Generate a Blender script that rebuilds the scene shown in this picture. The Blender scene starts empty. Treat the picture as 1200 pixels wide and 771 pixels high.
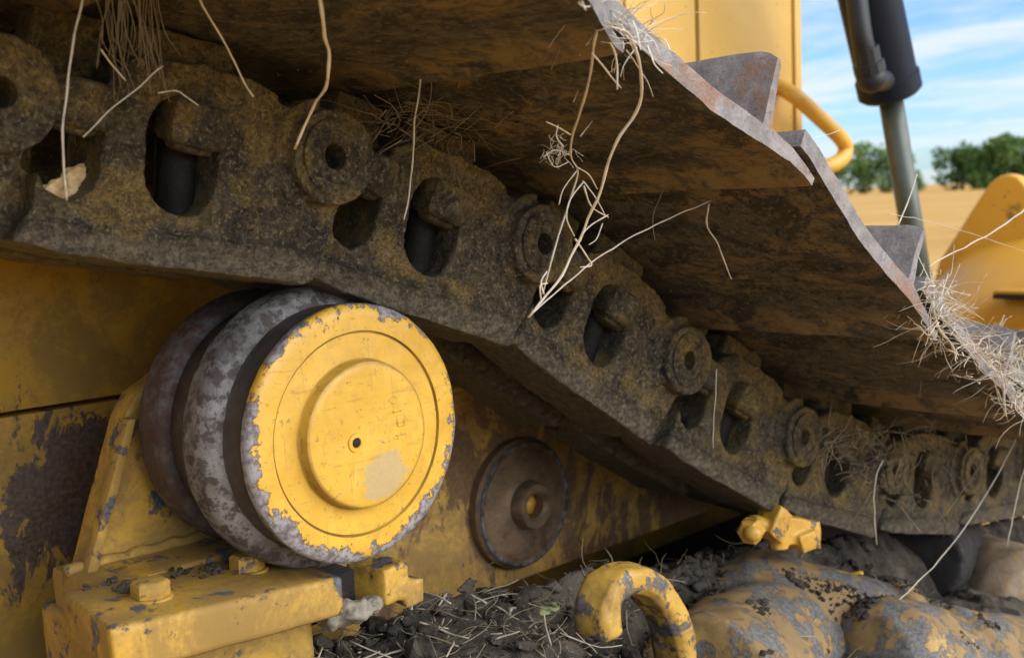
import bpy, bmesh, math, random
import numpy as np
from mathutils import Vector, Matrix, noise as mn
random.seed(7)
rad = math.radians
C = bpy.context.scene

# ------------------------------------------------------------------ camera, world, sun, exposure
EYE = 0.95                                  # camera height above the field (m); x runs along the track, y into the machine
RM = np.array([[0.70515, -0.10690, 0.70095], [-0.70784, -0.04824, 0.70472], [-0.04152, -0.99310, -0.10969]])
FPX = 1350.0
cam_d = bpy.data.cameras.new('camera'); cam = bpy.data.objects.new('camera', cam_d); C.collection.objects.link(cam)
mw = Matrix(((RM[0, 0], -RM[0, 1], -RM[0, 2], 0), (RM[1, 0], -RM[1, 1], -RM[1, 2], 0), (RM[2, 0], -RM[2, 1], -RM[2, 2], EYE), (0, 0, 0, 1)))
cam.matrix_world = mw
cam_d.sensor_fit = 'HORIZONTAL'; cam_d.sensor_width = 36; cam_d.lens = FPX / 1200 * 36
cam_d.clip_start = 0.02; cam_d.clip_end = 6000
cam_d.dof.use_dof = True; cam_d.dof.focus_distance = 0.78; cam_d.dof.aperture_fstop = 11
C.camera = cam
SUN_EL, SUN_AZ = 34, -76                    # azimuth of the sun measured from +x towards +y
W = bpy.data.worlds.new('World'); C.world = W; W.use_nodes = True
C.view_settings.view_transform = 'Standard'; C.view_settings.look = 'None'; C.view_settings.gamma = 1
C.view_settings.exposure = 0.92
SKY_STRENGTH, SUN_STRENGTH = 0.10, 2.7
sun_d = bpy.data.lights.new('sun', 'SUN'); sun = bpy.data.objects.new('sun', sun_d); C.collection.objects.link(sun)
sun_d.energy = SUN_STRENGTH; sun_d.angle = rad(75); sun_d.color = (1, .965, .91)
sdir = Vector((math.cos(rad(SUN_EL)) * math.cos(rad(SUN_AZ)), math.cos(rad(SUN_EL)) * math.sin(rad(SUN_AZ)), math.sin(rad(SUN_EL))))
sun.rotation_euler = sdir.to_track_quat('Z', 'Y').to_euler(); sun.location = (0, -3, 6)

# ------------------------------------------------------------------ node helper
class G:
    def __init__(s, nt): s.nt = nt
    def n(s, t, **kw):
        x = s.nt.nodes.new(t)
        for k, v in kw.items(): setattr(x, k, v)
        return x
    def put(s, sock, v):
        if hasattr(v, 'is_output') or isinstance(v, bpy.types.NodeSocket): s.nt.links.new(v, sock)
        elif v is not None:
            if isinstance(v, (tuple, list)) and len(v) == 3 and sock.type == 'RGBA': v = (*v, 1)
            sock.default_value = v
    def pos(s): return s.n('ShaderNodeNewGeometry').outputs['Position']
    def obj(s): return s.n('ShaderNodeTexCoord').outputs['Object']
    def scl(s, vec, sc, rot=(0, 0, 0), loc=(0, 0, 0)):
        m = s.n('ShaderNodeMapping'); s.put(m.inputs['Vector'], vec)
        m.inputs['Scale'].default_value = sc; m.inputs['Rotation'].default_value = rot; m.inputs['Location'].default_value = loc
        return m.outputs[0]
    def noise(s, vec, scale, detail=4, rough=.6, dist=0.):
        x = s.n('ShaderNodeTexNoise'); s.put(x.inputs['Vector'], vec)
        x.inputs['Scale'].default_value = scale; x.inputs['Detail'].default_value = detail
        x.inputs['Roughness'].default_value = rough; x.inputs['Distortion'].default_value = dist
        return x.outputs[0]
    def vor(s, vec, scale, feat='F1'):
        x = s.n('ShaderNodeTexVoronoi', feature=feat); s.put(x.inputs['Vector'], vec); x.inputs['Scale'].default_value = scale
        return x.outputs['Distance']
    def mr(s, v, a, b, c=0., d=1., smooth=True):
        x = s.n('ShaderNodeMapRange'); x.clamp = True
        if smooth: x.interpolation_type = 'SMOOTHSTEP'
        s.put(x.inputs[0], v)
        for i, q in enumerate((a, b, c, d)): s.put(x.inputs[i + 1], q)
        return x.outputs[0]
    def math(s, op, a, b=None):
        x = s.n('ShaderNodeMath', operation=op); s.put(x.inputs[0], a)
        if b is not None: s.put(x.inputs[1], b)
        return x.outputs[0]
    def mix(s, f, a, b):
        x = s.n('ShaderNodeMix', data_type='RGBA'); s.put(x.inputs[0], f); s.put(x.inputs[6], a); s.put(x.inputs[7], b)
        return x.outputs[2]
    def sep(s, v):
        x = s.n('ShaderNodeSeparateXYZ'); s.put(x.inputs[0], v); return x.outputs
    def bump(s, h, strength, dist, normal=None):
        x = s.n('ShaderNodeBump'); s.put(x.inputs['Height'], h); x.inputs['Strength'].default_value = strength
        x.inputs['Distance'].default_value = dist
        if normal is not None: s.put(x.inputs['Normal'], normal)
        return x.outputs[0]

def mat(name, fn):
    m = bpy.data.materials.new(name); m.use_nodes = True
    nt = m.node_tree; b = nt.nodes['Principled BSDF']; g = G(nt)
    r = fn(g)
    g.put(b.inputs['Base Color'], r['c'])
    g.put(b.inputs['Roughness'], r.get('r', .6)); g.put(b.inputs['Metallic'], r.get('m', 0.))
    if 'spec' in r: g.put(b.inputs['Specular IOR Level'], r['spec'])
    if 'n' in r: g.put(b.inputs['Normal'], r['n'])
    return m

def build_world():
    nt = W.node_tree; g = G(nt); bg = nt.nodes['Background']
    sky = g.n('ShaderNodeTexSky', sky_type='NISHITA'); sky.sun_disc = False
    sky.sun_elevation = rad(SUN_EL); sky.sun_rotation = rad(90 - SUN_AZ); sky.air_density = 1.0; sky.dust_density = .4; sky.ozone_density = 2.0
    v = g.n('ShaderNodeTexCoord').outputs['Generated']
    s = g.sep(v)
    zz = g.math('ADD', g.math('MAXIMUM', s[2], 0.), .10)
    cx = g.math('DIVIDE', s[0], zz); cy = g.math('DIVIDE', s[1], zz)
    cb = g.n('ShaderNodeCombineXYZ'); g.put(cb.inputs[0], cx); g.put(cb.inputs[1], cy)
    p = g.scl(cb.outputs[0], (1., .55, 1), rot=(0, 0, .5))
    n1 = g.noise(p, 1.1, 8, .58, .4); n2 = g.noise(p, 3.2, 6, .6, .8)
    c = g.mr(g.math('ADD', g.math('MULTIPLY', n1, .75), g.math('MULTIPLY', n2, .25)), .41, .59)
    low = g.mr(s[2], .0, .08, .6, 1.)
    c = g.math('MULTIPLY', c, g.math('MULTIPLY', low, .85))
    tint = g.n('ShaderNodeMix', data_type='RGBA', blend_type='MULTIPLY'); tint.inputs[0].default_value = 1
    g.put(tint.inputs[6], sky.outputs[0]); g.put(tint.inputs[7], (.58, .80, 1.10, 1))
    col = g.mix(c, tint.outputs[2], (4.7, 5.1, 5.6, 1))
    g.put(bg.inputs['Color'], col); bg.inputs['Strength'].default_value = SKY_STRENGTH
build_world()

# ------------------------------------------------------------------ placing helpers
def ray(px, py): return RM @ np.array([(px - 600) / FPX, (py - 385.5) / FPX, 1.0])
def atY(px, py, Y): r = ray(px, py); q = r * Y / r[1]; return Vector((q[0], q[1], q[2] + EYE))
def atX(px, py, X): r = ray(px, py); q = r * X / r[0]; return Vector((q[0], q[1], q[2] + EYE))

# ------------------------------------------------------------------ mesh helpers
def prism(bm, poly, y0, y1, holes=(), axes='xz'):
    """extrude a 2D outline (with holes) between y0 and y1"""
    t = bmesh.new(); es = []
    for loop in (poly, *holes):
        vs = [t.verts.new((p[0], y0, p[1])) for p in loop]
        es += [t.edges.new((vs[i], vs[(i + 1) % len(vs)])) for i in range(len(vs))]
    bmesh.ops.triangle_fill(t, edges=es, use_beauty=True)
    r = bmesh.ops.extrude_face_region(t, geom=t.faces[:])
    bmesh.ops.translate(t, verts=[v for v in r['geom'] if isinstance(v, bmesh.types.BMVert)], vec=(0, y1 - y0, 0))
    bmesh.ops.recalc_face_normals(t, faces=t.faces[:])
    add(bm, t)
def add(bm, t):
    me = bpy.data.meshes.new('tmp'); t.to_mesh(me); t.free(); bm.from_mesh(me); bpy.data.meshes.remove(me)
def frame_of(d):
    d = Vector(d).normalized(); a = Vector((0, 0, 1)) if abs(d.z) < .9 else Vector((1, 0, 0))
    u = d.cross(a).normalized(); return u, d.cross(u).normalized()
def lathe(bm, prof, o, axis, n=48, cap=True):
    """prof: list of (radius, distance along axis)"""
    u, w = frame_of(axis); d = Vector(axis).normalized(); o = Vector(o); rings = []
    for r, h in prof:
        rings.append([bm.verts.new(o + d * h + (u * math.cos(6.28318531 * k / n) + w * math.sin(6.28318531 * k / n)) * max(r, 1e-5)) for k in range(n)])
    fs = []
    for a, b in zip(rings, rings[1:]):
        for k in range(n): fs.append(bm.faces.new((a[k], a[(k + 1) % n], b[(k + 1) % n], b[k])))
    if cap:
        fs.append(bm.faces.new(rings[0][::-1])); fs.append(bm.faces.new(rings[-1]))
    bmesh.ops.recalc_face_normals(bm, faces=fs)
def cyl(bm, a, b, r0, r1=None, n=24):
    a = Vector(a); b = Vector(b); lathe(bm, [(r0, 0), (r1 or r0, (b - a).length)], a, b - a, n)
def box(bm, c, s, rot=None):
    m = Matrix.Translation(Vector(c)) @ (rot.to_4x4() if rot is not None else Matrix.Identity(4)) @ Matrix.Diagonal((*s, 1))
    bmesh.ops.create_cube(bm, size=1, matrix=m)
def ball(bm, c, r, sub=3, s=(1, 1, 1)):
    bmesh.ops.create_icosphere(bm, subdivisions=sub, radius=r, matrix=Matrix.Translation(Vector(c)) @ Matrix.Diagonal((*s, 1)))
def smooth_path(P, step=6):
    P = [Vector(p) for p in P]; P = [P[0] * 2 - P[1]] + P + [P[-1] * 2 - P[-2]]; out = []
    for i in range(1, len(P) - 2):
        for k in range(step):
            t = k / step
            out.append(.5 * ((2 * P[i]) + (P[i + 1] - P[i - 1]) * t + (2 * P[i - 1] - 5 * P[i] + 4 * P[i + 1] - P[i + 2]) * t * t + (3 * P[i] - P[i - 1] - 3 * P[i + 1] + P[i + 2]) * t ** 3))
    return out + [P[-2]]
def tube(bm, P, r, n=6, taper=1.0, flat=None):
    if flat is None: flat = .5 if r < .003 else 1.0
    rings = []; u = None
    for i, p in enumerate(P):
        d = (P[min(i + 1, len(P) - 1)] - P[max(i - 1, 0)]).normalized()
        if u is None: u, _ = frame_of(d)
        u = (u - d * u.dot(d)).normalized(); w = d.cross(u)
        rr = r * (1 + (taper - 1) * i / (len(P) - 1)) * (1 + (.12 * math.sin(i * 1.7) if r < .003 else 0))
        rings.append([bm.verts.new(p + (u * math.cos(6.2832 * k / n) + w * (flat * math.sin(6.2832 * k / n))) * rr) for k in range(n)])
    for a, b in zip(rings, rings[1:]):
        for k in range(n): bm.faces.new((a[k], a[(k + 1) % n], b[(k + 1) % n], b[k]))
    bm.faces.new(rings[0][::-1]); bm.faces.new(rings[-1])
def sweep(bm, P, prof):
    """sweep a closed 2D profile (list of (across, y)) along a path lying roughly in an xz plane"""
    rings = []
    for i, p in enumerate(P):
        d = (P[min(i + 1, len(P) - 1)] - P[max(i - 1, 0)]).normalized(); nrm = Vector((-d.z, 0, d.x)).normalized()
        rings.append([bm.verts.new(p + nrm * a + Vector((0, b, 0))) for a, b in prof])
    n = len(prof)
    for a, b in zip(rings, rings[1:]):
        for k in range(n): bm.faces.new((a[k], a[(k + 1) % n], b[(k + 1) % n], b[k]))
    bm.faces.new(rings[0][::-1]); bm.faces.new(rings[-1])
    bmesh.ops.recalc_face_normals(bm, faces=bm.faces[:])

def remesh(bm, voxel, smooth=2, disp=()):
    """union the shapes of bm into one cast-looking skin"""
    me = bpy.data.meshes.new('tmp'); bm.to_mesh(me); bm.free()
    o = bpy.data.objects.new('tmp', me); C.collection.objects.link(o)
    md = o.modifiers.new('r', 'REMESH'); md.mode = 'VOXEL'; md.voxel_size = voxel
    ev = o.evaluated_get(bpy.context.evaluated_depsgraph_get())
    out = bpy.data.meshes.new_from_object(ev)
    bpy.data.objects.remove(o); bpy.data.meshes.remove(me)
    b = bmesh.new(); b.from_mesh(out); bpy.data.meshes.remove(out)
    for _ in range(smooth): bmesh.ops.smooth_vert(b, verts=b.verts[:], factor=.5, use_axis_x=True, use_axis_y=True, use_axis_z=True)
    rough(b, disp)
    return b
def rough(b, disp, seed=0.):
    if not disp: return
    b.normal_update(); mv = []
    for v in b.verts:
        h = 0
        for amp, sc in disp: h += amp * mn.noise(v.co * sc + Vector((seed, seed * 1.7, 3.1)))
        mv.append((v, v.normal * h))
    for v, d in mv: v.co += d
def chunk(r, rnd, n=13):
    t = bmesh.new(); sx, sy, sz = rnd.uniform(.8, 1.5), rnd.uniform(.8, 1.3), rnd.uniform(.5, .95)
    vs = []
    for _ in range(n):
        d = Vector((rnd.gauss(0, 1), rnd.gauss(0, 1), rnd.gauss(0, 1))).normalized() * r * rnd.uniform(.75, 1.1); vs.append(t.verts.new((d.x * sx, d.y * sy, d.z * sz)))
    h = bmesh.ops.convex_hull(t, input=vs)
    bmesh.ops.delete(t, geom=[v for v in t.verts if not v.link_faces], context='VERTS')
    if r > .005:
        bevel(t, r * .12, 1, 20); bmesh.ops.subdivide_edges(t, edges=t.edges[:], cuts=1, use_grid_fill=True); rough(t, ((r * .16, 1.6 / r), (r * .08, 5 / r)), rnd.random() * 9)
    return t
def interp(x, T_):
    for (a, b), (c, d) in zip(T_, T_[1:]):
        if x <= c: return b + (d - b) * max(0, (x - a)) / (c - a)
    return T_[-1][1]
def subdiv_long(bm, ln):
    for _ in range(7):
        es = [e for e in bm.edges if e.calc_length() > ln]
        if not es: break
        bmesh.ops.subdivide_edges(bm, edges=es, cuts=1, use_grid_fill=True)
def bevel(bm, w, seg=2, ang=30):
    es = [e for e in bm.edges if len(e.link_faces) == 2 and e.calc_face_angle(0) > rad(ang)]
    bmesh.ops.bevel(bm, geom=es, offset=w, segments=seg, affect='EDGES', profile=.6, clamp_overlap=True)

def obj(name, bm, m, parent=None, smooth=True, loc=None):
    if isinstance(bm, bmesh.types.BMesh):
        me = bpy.data.meshes.new(name); bm.to_mesh(me); bm.free()
        for mm in (m if isinstance(m, (list, tuple)) else (m,)): me.materials.append(mm)
        if smooth: me.shade_smooth() if smooth is True else me.set_sharp_from_angle(angle=rad(smooth))
    else: me = bm
    o = bpy.data.objects.new(name, me); C.collection.objects.link(o)
    if parent is not None: o.parent = parent
    if loc is not None: o.location = loc
    return o
def sharp(o, a=35):
    o.data.shade_smooth(); o.data.set_sharp_from_angle(angle=rad(a)); return o
def tag(o, label=None, cat=None, group=None, kind=None):
    if label: o['label'] = label
    if cat: o['category'] = cat
    if group: o['group'] = group
    if kind: o['kind'] = kind
    return o
def thing(name, label, cat, loc=(0, 0, 0), ry=0, group=None):
    o = bpy.data.objects.new(name, None); C.collection.objects.link(o); o.empty_display_size = .05
    o.location = loc; o.rotation_euler = (0, ry, 0)
    return tag(o, label, cat, group)
def local(bm, root):
    """bring world-space shapes into the space of their thing"""
    bpy.context.view_layer.update()
    bmesh.ops.transform(bm, matrix=Matrix.Translation(-Vector(root.location)), verts=bm.verts[:]); return bm

# ------------------------------------------------------------------ materials
def m_chain(g):
    p = g.pos(); o = g.sep(g.obj())
    big = g.noise(p, 24, 5, .6); fine = g.noise(p, 420, 4, .8); mid = g.noise(p, 130, 7, .78); pit = g.noise(p, 260, 5, .78)
    c = g.mix(g.mr(g.math('ADD', g.math('MULTIPLY', mid, .5), g.math('MULTIPLY', g.noise(p, 55, 6, .65, .3), .5)), .36, .64), (.014, .012, .0095), (.112, .092, .056))
    c = g.mix(g.math('MULTIPLY', g.mr(g.noise(p, 30, 7, .68, .5), .49, .58), .82), c, (.019, .0165, .0130))
    up = g.mr(o[2], -.02, .04, .0, .20)
    bs = g.math('MULTIPLY', g.mr(o[2], -.016, -.030), g.mr(o[2], -.062, -.045, 0., .10))
    och = g.math('MULTIPLY', g.mr(g.math('ADD', g.math('ADD', big, up), bs), .52, .68), g.mr(pit, .38, .56))
    c = g.mix(g.math('MULTIPLY', och, .82), c, g.mix(g.mr(g.noise(p, 95, 5, .7), .35, .65), (.15, .105, .035), (.34, .225, .050)))
    c = g.mix(g.math('MULTIPLY', g.mr(g.noise(p, 400, 3, .8), .54, .62), .42), c, (.34, .28, .145))
    c = g.mix(g.math('MULTIPLY', g.mr(pit, .54, .61), .76), c, (.012, .010, .008))
    rail = g.mr(o[2], -.060, -.067)
    c = g.mix(g.math('MULTIPLY', rail, .72), c, g.mix(g.mr(g.noise(g.scl(p, (20, 60, 60)), 4, 5, .6), .3, .7), (.050, .043, .031), (.165, .140, .098)))
    h = g.math('SUBTRACT', g.math('ADD', g.math('MULTIPLY', mid, .5), g.math('MULTIPLY', fine, .3)), g.math('MULTIPLY', g.mr(pit, .50, .60), .30))
    return dict(c=c, r=g.mr(mid, .3, .7, .36, .66), m=.05, n=g.bump(h, .9, .005))
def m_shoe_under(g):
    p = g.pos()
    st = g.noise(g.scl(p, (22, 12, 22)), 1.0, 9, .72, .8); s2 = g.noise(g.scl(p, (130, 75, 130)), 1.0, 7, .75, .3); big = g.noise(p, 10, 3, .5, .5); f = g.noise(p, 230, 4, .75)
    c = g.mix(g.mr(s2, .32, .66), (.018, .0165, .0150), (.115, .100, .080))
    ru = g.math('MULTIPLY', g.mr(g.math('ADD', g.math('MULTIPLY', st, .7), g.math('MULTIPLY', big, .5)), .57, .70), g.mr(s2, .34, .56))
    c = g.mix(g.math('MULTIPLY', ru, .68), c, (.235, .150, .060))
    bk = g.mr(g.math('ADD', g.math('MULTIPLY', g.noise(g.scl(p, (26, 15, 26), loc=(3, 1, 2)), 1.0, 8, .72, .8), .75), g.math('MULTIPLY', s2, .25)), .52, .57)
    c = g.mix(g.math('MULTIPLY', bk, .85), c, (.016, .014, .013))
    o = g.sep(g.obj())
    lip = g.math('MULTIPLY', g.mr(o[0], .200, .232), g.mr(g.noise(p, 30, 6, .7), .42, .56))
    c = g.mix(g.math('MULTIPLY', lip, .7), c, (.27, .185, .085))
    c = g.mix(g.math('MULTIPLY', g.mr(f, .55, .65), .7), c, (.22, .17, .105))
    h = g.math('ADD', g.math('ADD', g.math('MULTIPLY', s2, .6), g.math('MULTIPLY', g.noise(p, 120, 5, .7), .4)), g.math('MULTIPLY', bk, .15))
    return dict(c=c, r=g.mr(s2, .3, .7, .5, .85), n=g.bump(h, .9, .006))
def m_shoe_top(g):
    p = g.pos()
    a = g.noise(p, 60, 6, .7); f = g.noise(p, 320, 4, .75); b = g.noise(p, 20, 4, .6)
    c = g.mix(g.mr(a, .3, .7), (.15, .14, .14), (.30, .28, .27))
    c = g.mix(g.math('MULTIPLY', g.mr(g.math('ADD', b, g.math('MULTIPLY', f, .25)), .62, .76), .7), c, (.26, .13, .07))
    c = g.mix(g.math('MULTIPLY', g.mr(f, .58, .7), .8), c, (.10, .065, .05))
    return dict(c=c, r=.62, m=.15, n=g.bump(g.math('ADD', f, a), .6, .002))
YEL = (.66, .375, .038)
def m_paint(base=YEL, stain=None, blc=((.022, .017, .016), (.07, .045, .035)), chips=.5, dirt=.5, under=(.16, .155, .16), scale=1., blotch=.0, gloss=.42, rust=(.07, .042, .03)):
    def fn(g):
        p = g.pos()
        n1 = g.noise(p, 38 * scale, 7, .68, .2); n2 = g.noise(p, 9 * scale, 4, .6, .3); f = g.noise(p, 240 * scale, 4, .7)
        col = g.mix(g.mr(n2, .3, .7), tuple(x * .80 for x in base), tuple(min(1, x * 1.10) for x in base))
        # dirt film and rust staining
        d = g.mr(g.math('ADD', g.math('MULTIPLY', g.noise(p, 15 * scale, 7, .7, .6), .8), g.math('MULTIPLY', f, .2)), .72 - .35 * dirt, .86 - .30 * dirt)
        col = g.mix(g.math('MULTIPLY', d, .55), col, (base[0] * .22, base[1] * .24, base[2] * .5 + .012))
        if blotch:
            bl = g.mr(g.math('ADD', g.math('MULTIPLY', g.noise(g.scl(p, (1, 1, .45)), 9, 8, .72, .5), .85), g.math('MULTIPLY', n1, .15)), .60 - .14 * blotch, .64 - .14 * blotch)
            col = g.mix(g.math('MULTIPLY', bl, .92), col, g.mix(g.mr(f, .3, .7), *blc))
        if stain:
            vd = g.n('ShaderNodeVectorMath', operation='SUBTRACT'); g.put(vd.inputs[0], p); vd.inputs[1].default_value = stain[0]
            ln = g.n('ShaderNodeVectorMath', operation='LENGTH'); g.put(ln.inputs[0], g.scl(vd.outputs[0], stain[1]))
            sm = g.math('SUBTRACT', g.math('MULTIPLY', g.noise(g.scl(p, (1, 1, .6)), 22, 8, .72, .5), 1.5), g.math('MULTIPLY', ln.outputs['Value'], .55))
            col = g.mix(g.math('MULTIPLY', g.mr(sm, .36, .42), .95), col, g.mix(g.mr(f, .3, .7), (.022, .016, .015), (.085, .055, .045)))
        v = g.math('ADD', g.math('MULTIPLY', n1, .7), g.math('MULTIPLY', n2, .3))
        t = .665 - .17 * chips
        ch = g.mr(v, t, t + .012); edge = g.math('SUBTRACT', g.mr(v, t - .022, t - .004), ch)
        col = g.mix(g.math('MULTIPLY', edge, .55), col, rust)
        col = g.mix(ch, col, g.mix(g.mr(f, .35, .65), under, tuple(x * .45 for x in under)))
        col = g.mix(g.math('MULTIPLY', g.mr(f, .66, .72), .7), col, (.05, .033, .02))
        h = g.math('SUBTRACT', g.math('ADD', g.math('MULTIPLY', n1, .25), g.math('MULTIPLY', f, .06)), g.math('MULTIPLY', ch, .5))
        return dict(c=col, r=g.mr(d, 0, 1, gloss, .78), n=g.bump(h, .5, .0022))
    return fn
def m_cap(g):
    """yellow roller end cap: paint rubbed off round the rim down to grey metal"""
    o = g.obj(); s = g.sep(o)
    r = g.math('SQRT', g.math('ADD', g.math('POWER', s[0], 2.), g.math('POWER', s[2], 2.)))
    ang = g.noise(o, 13, 2, .5)
    n1 = g.noise(o, 95, 8, .72, .3); f = g.noise(o, 420, 4, .7); big = g.noise(o, 30, 3, .6)
    low = g.mr(s[2], .02, -.07, 0, .16)
    n3 = g.noise(o, 34, 7, .68, .5)
    v = g.math('ADD', g.math('ADD', g.mr(r, .060, .0845, 0., .58, smooth=False), g.math('ADD', g.math('MULTIPLY', n1, .85), g.math('MULTIPLY', n3, .95))), g.math('ADD', g.math('MULTIPLY', ang, .3), low))
    spot = g.math('MAXIMUM', g.mr(g.noise(o, 105, 6, .7, .3), .665, .675), g.mr(g.noise(g.scl(o, (1, 1, 1), loc=(2, 5, 1)), 40, 6, .68, .4), .685, .692))
    ch = g.math('MAXIMUM', g.mr(v, 1.575, 1.59), spot); edge = g.math('SUBTRACT', g.mr(v, 1.535, 1.575), ch)
    col = g.mix(g.mr(big, .3, .7), (.60, .345, .036), (.71, .43, .055))
    col = g.mix(g.math('MULTIPLY', g.mr(g.noise(o, 70, 7, .75), .48, .70), .55), col, (.46, .27, .05))
    col = g.mix(g.math('MULTIPLY', g.mr(g.noise(o, 210, 4, .75), .58, .66), .6), col, (.34, .19, .04))
    sc1 = g.noise(g.scl(o, (16, 60, 190), rot=(0, .7, 0)), 1.6, 4, .7); sc2 = g.noise(g.scl(o, (190, 60, 14), rot=(0, .2, 0)), 1.6, 4, .7)
    col = g.mix(g.math('MULTIPLY', g.math('MAXIMUM', g.mr(sc1, .60, .66), g.mr(sc2, .61, .67)), .45), col, (.36, .20, .045))
    px = g.math('ADD', s[0], -.0); pz = s[2]
    dd = g.math('SQRT', g.math('ADD', g.math('POWER', g.math('MULTIPLY', g.math('ADD', px, -.012), .9), 2.), g.math('POWER', g.math('ADD', pz, .030), 2.)))
    scr = g.mr(g.math('ADD', dd, g.math('MULTIPLY', n1, .03)), .034, .029)
    scr = g.math('MULTIPLY', scr, g.mr(r, .046, .044))
    col = g.mix(g.math('MULTIPLY', scr, .75), col, g.mix(f, (.30, .25, .17), (.52, .42, .22)))
    # darker line along the groove; shade of the boss side wall painted in
    gr = g.math('MAXIMUM', g.mr(g.math('ABSOLUTE', g.math('ADD', r, -.0662)), .0012, .0004), g.math('MULTIPLY', g.mr(g.math('ABSOLUTE', g.math('ADD', r, -.0475)), .003, .0008), .8))
    col = g.mix(g.math('MULTIPLY', gr, g.mr(ang, .35, .65, .25, .8)), col, (.10, .055, .02))
    col = g.mix(edge, col, (.12, .065, .035))
    col = g.mix(ch, col, g.mix(g.mr(g.noise(o, 170, 5, .7), .35, .62), (.10, .085, .085), (.30, .28, .29)))
    col = g.mix(g.math('MULTIPLY', g.mr(f, .66, .70), .8), col, (.10, .05, .02))
    h = g.math('SUBTRACT', g.math('ADD', g.math('MULTIPLY', n1, .2), g.math('MULTIPLY', f, .1)), g.math('MULTIPLY', ch, .6))
    return dict(c=col, r=g.mr(ch, 0, 1, .40, .6), n=g.bump(h, .6, .0016))
def m_metal(base=(.22, .21, .21), dark=(.05, .045, .042), rust=(.10, .055, .038), ra=.5, rough=.5, metal=.35, sc=1., spec=.5):
    def fn(g):
        p = g.pos(); a = g.noise(p, 30 * sc, 6, .7, .3); f = g.noise(p, 260 * sc, 4, .75); b = g.noise(p, 110 * sc, 5, .7)
        c = g.mix(g.mr(a, .3, .7), dark, base)
        c = g.mix(g.math('MULTIPLY', g.mr(b, .66 - .3 * ra, .78 - .3 * ra), .85), c, rust)
        c = g.mix(g.math('MULTIPLY', g.mr(f, .58, .68), .6), c, dark)
        return dict(c=c, r=g.mr(b, .3, .7, rough - .12, rough + .2), m=metal, spec=spec, n=g.bump(g.math('ADD', f, b), .5, .0016))
    return fn
def m_soil(g):
    p = g.pos(); a = g.noise(p, 40, 6, .7); f = g.noise(p, 190, 5, .75)
    c = g.mix(g.mr(a, .3, .7), (.026, .0215, .0175), (.100, .081, .063))
    c = g.mix(g.math('MULTIPLY', g.mr(g.noise(p, 13, 4, .6), .5, .66), .6), c, (.175, .145, .11))
    c = g.mix(g.math('MULTIPLY', g.mr(f, .55, .7), .6), c, (.26, .215, .165))
    return dict(c=c, r=.92, spec=.2, n=g.bump(g.math('ADD', a, f), .9, .006))
def m_straw(a, b):
    def fn(g):
        oi = g.n('ShaderNodeObjectInfo').outputs['Random']; p = g.pos()
        c = g.mix(g.noise(p, 55, 4, .6), a, b)
        c = g.mix(g.math('MULTIPLY', g.mr(g.noise(p, 160, 3), .58, .72), .4), c, (.20, .14, .08))
        c = g.mix(g.math('MULTIPLY', oi, .18), c, (.40, .32, .20))
        return dict(c=c, r=.6)
    return fn
def m_flat(c, r=.6, m=0., v=.15, sc=30, spec=.5):
    def fn(g):
        p = g.pos(); n = g.noise(p, sc, 5, .6)
        return dict(c=g.mix(g.mr(n, .3, .7), tuple(x * (1 - v) for x in c), tuple(min(1, x * (1 + v)) for x in c)), r=r, m=m, spec=spec, n=g.bump(n, .2, .001))
    return fn
def m_field(g):
    p = g.pos(); d = g.noise(g.scl(p, (.5, .12, 1)), .25, 6, .65); f = g.noise(p, 3, 5, .75); row = g.noise(g.scl(p, (.05, 1.6, 1), rot=(0, 0, .5)), 1, 3, .6)
    c = g.mix(g.mr(d, .3, .7), (.56, .305, .075), (.68, .405, .125))
    c = g.mix(g.math('MULTIPLY', g.mr(g.math('ADD', g.math('MULTIPLY', f, .5), g.math('MULTIPLY', row, .5)), .46, .62), .45), c, (.36, .20, .07))
    return dict(c=c, r=.95, spec=.1)
def m_leaf(a, b):
    def fn(g):
        p = g.pos(); return dict(c=g.mix(g.mr(g.noise(p, .9, 5, .65), .3, .7), a, b), r=.7, spec=.2)
    return fn
M = {}
M['chain'] = mat('greasy cast steel', m_chain)
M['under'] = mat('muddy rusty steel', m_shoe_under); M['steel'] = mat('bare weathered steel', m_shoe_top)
M['cap'] = mat('worn yellow cap paint', m_cap)
M['flange'] = mat('worn grey steel', m_metal((.29, .285, .28), (.11, .10, .10), (.060, .042, .036), .68, .60, .25))
M['tread'] = mat('dark oily steel', m_metal((.026, .021, .018), (.010, .0085, .008), (.05, .026, .016),   .35, .75, .0))
M['shank'] = mat('black bolt steel', m_metal((.014, .012, .011), (.006, .0055, .005), (.03, .018, .012), .3, .6, .0, spec=.12))
M['band'] = mat('oily brown tread steel', m_metal((.075, .062, .052), (.030, .025, .022), (.07, .038, .024), .45, .5, .1))
M['rustrim'] = mat('rusty rim steel', m_metal((.12, .11, .11), (.026, .019, .018), (.070, .034, .026), .75, .6, .1))
M['bracket'] = mat('chipped yellow bracket paint', m_paint(chips=.56, dirt=1.0, base=(.55, .32, .048), under=(.12, .125, .14), scale=1.2))
M['hull'] = mat('stained yellow plate paint', m_paint(base=(.40, .235, .022), chips=.15, dirt=.95, stain=(tuple(atY(82, 605, .842)), (14, 14, 8.5)), scale=1.0))
M['pivotplate'] = mat('rust stained yellow plate', m_paint(base=(.72, .42, .09), chips=.15, dirt=.9, blotch=.8, blc=((.12, .065, .035), (.26, .15, .08)), scale=.9))
M['pivot'] = mat('rusty brown steel', m_metal((.30, .195, .11), (.105, .068, .044), (.27, .15, .065), .5, .45, .25))
M['casting'] = mat('peeling yellow casting', m_paint(base=(.42, .265, .075), chips=.98, dirt=1.2, under=(.155, .148, .135), scale=1.0, gloss=.6))
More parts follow.
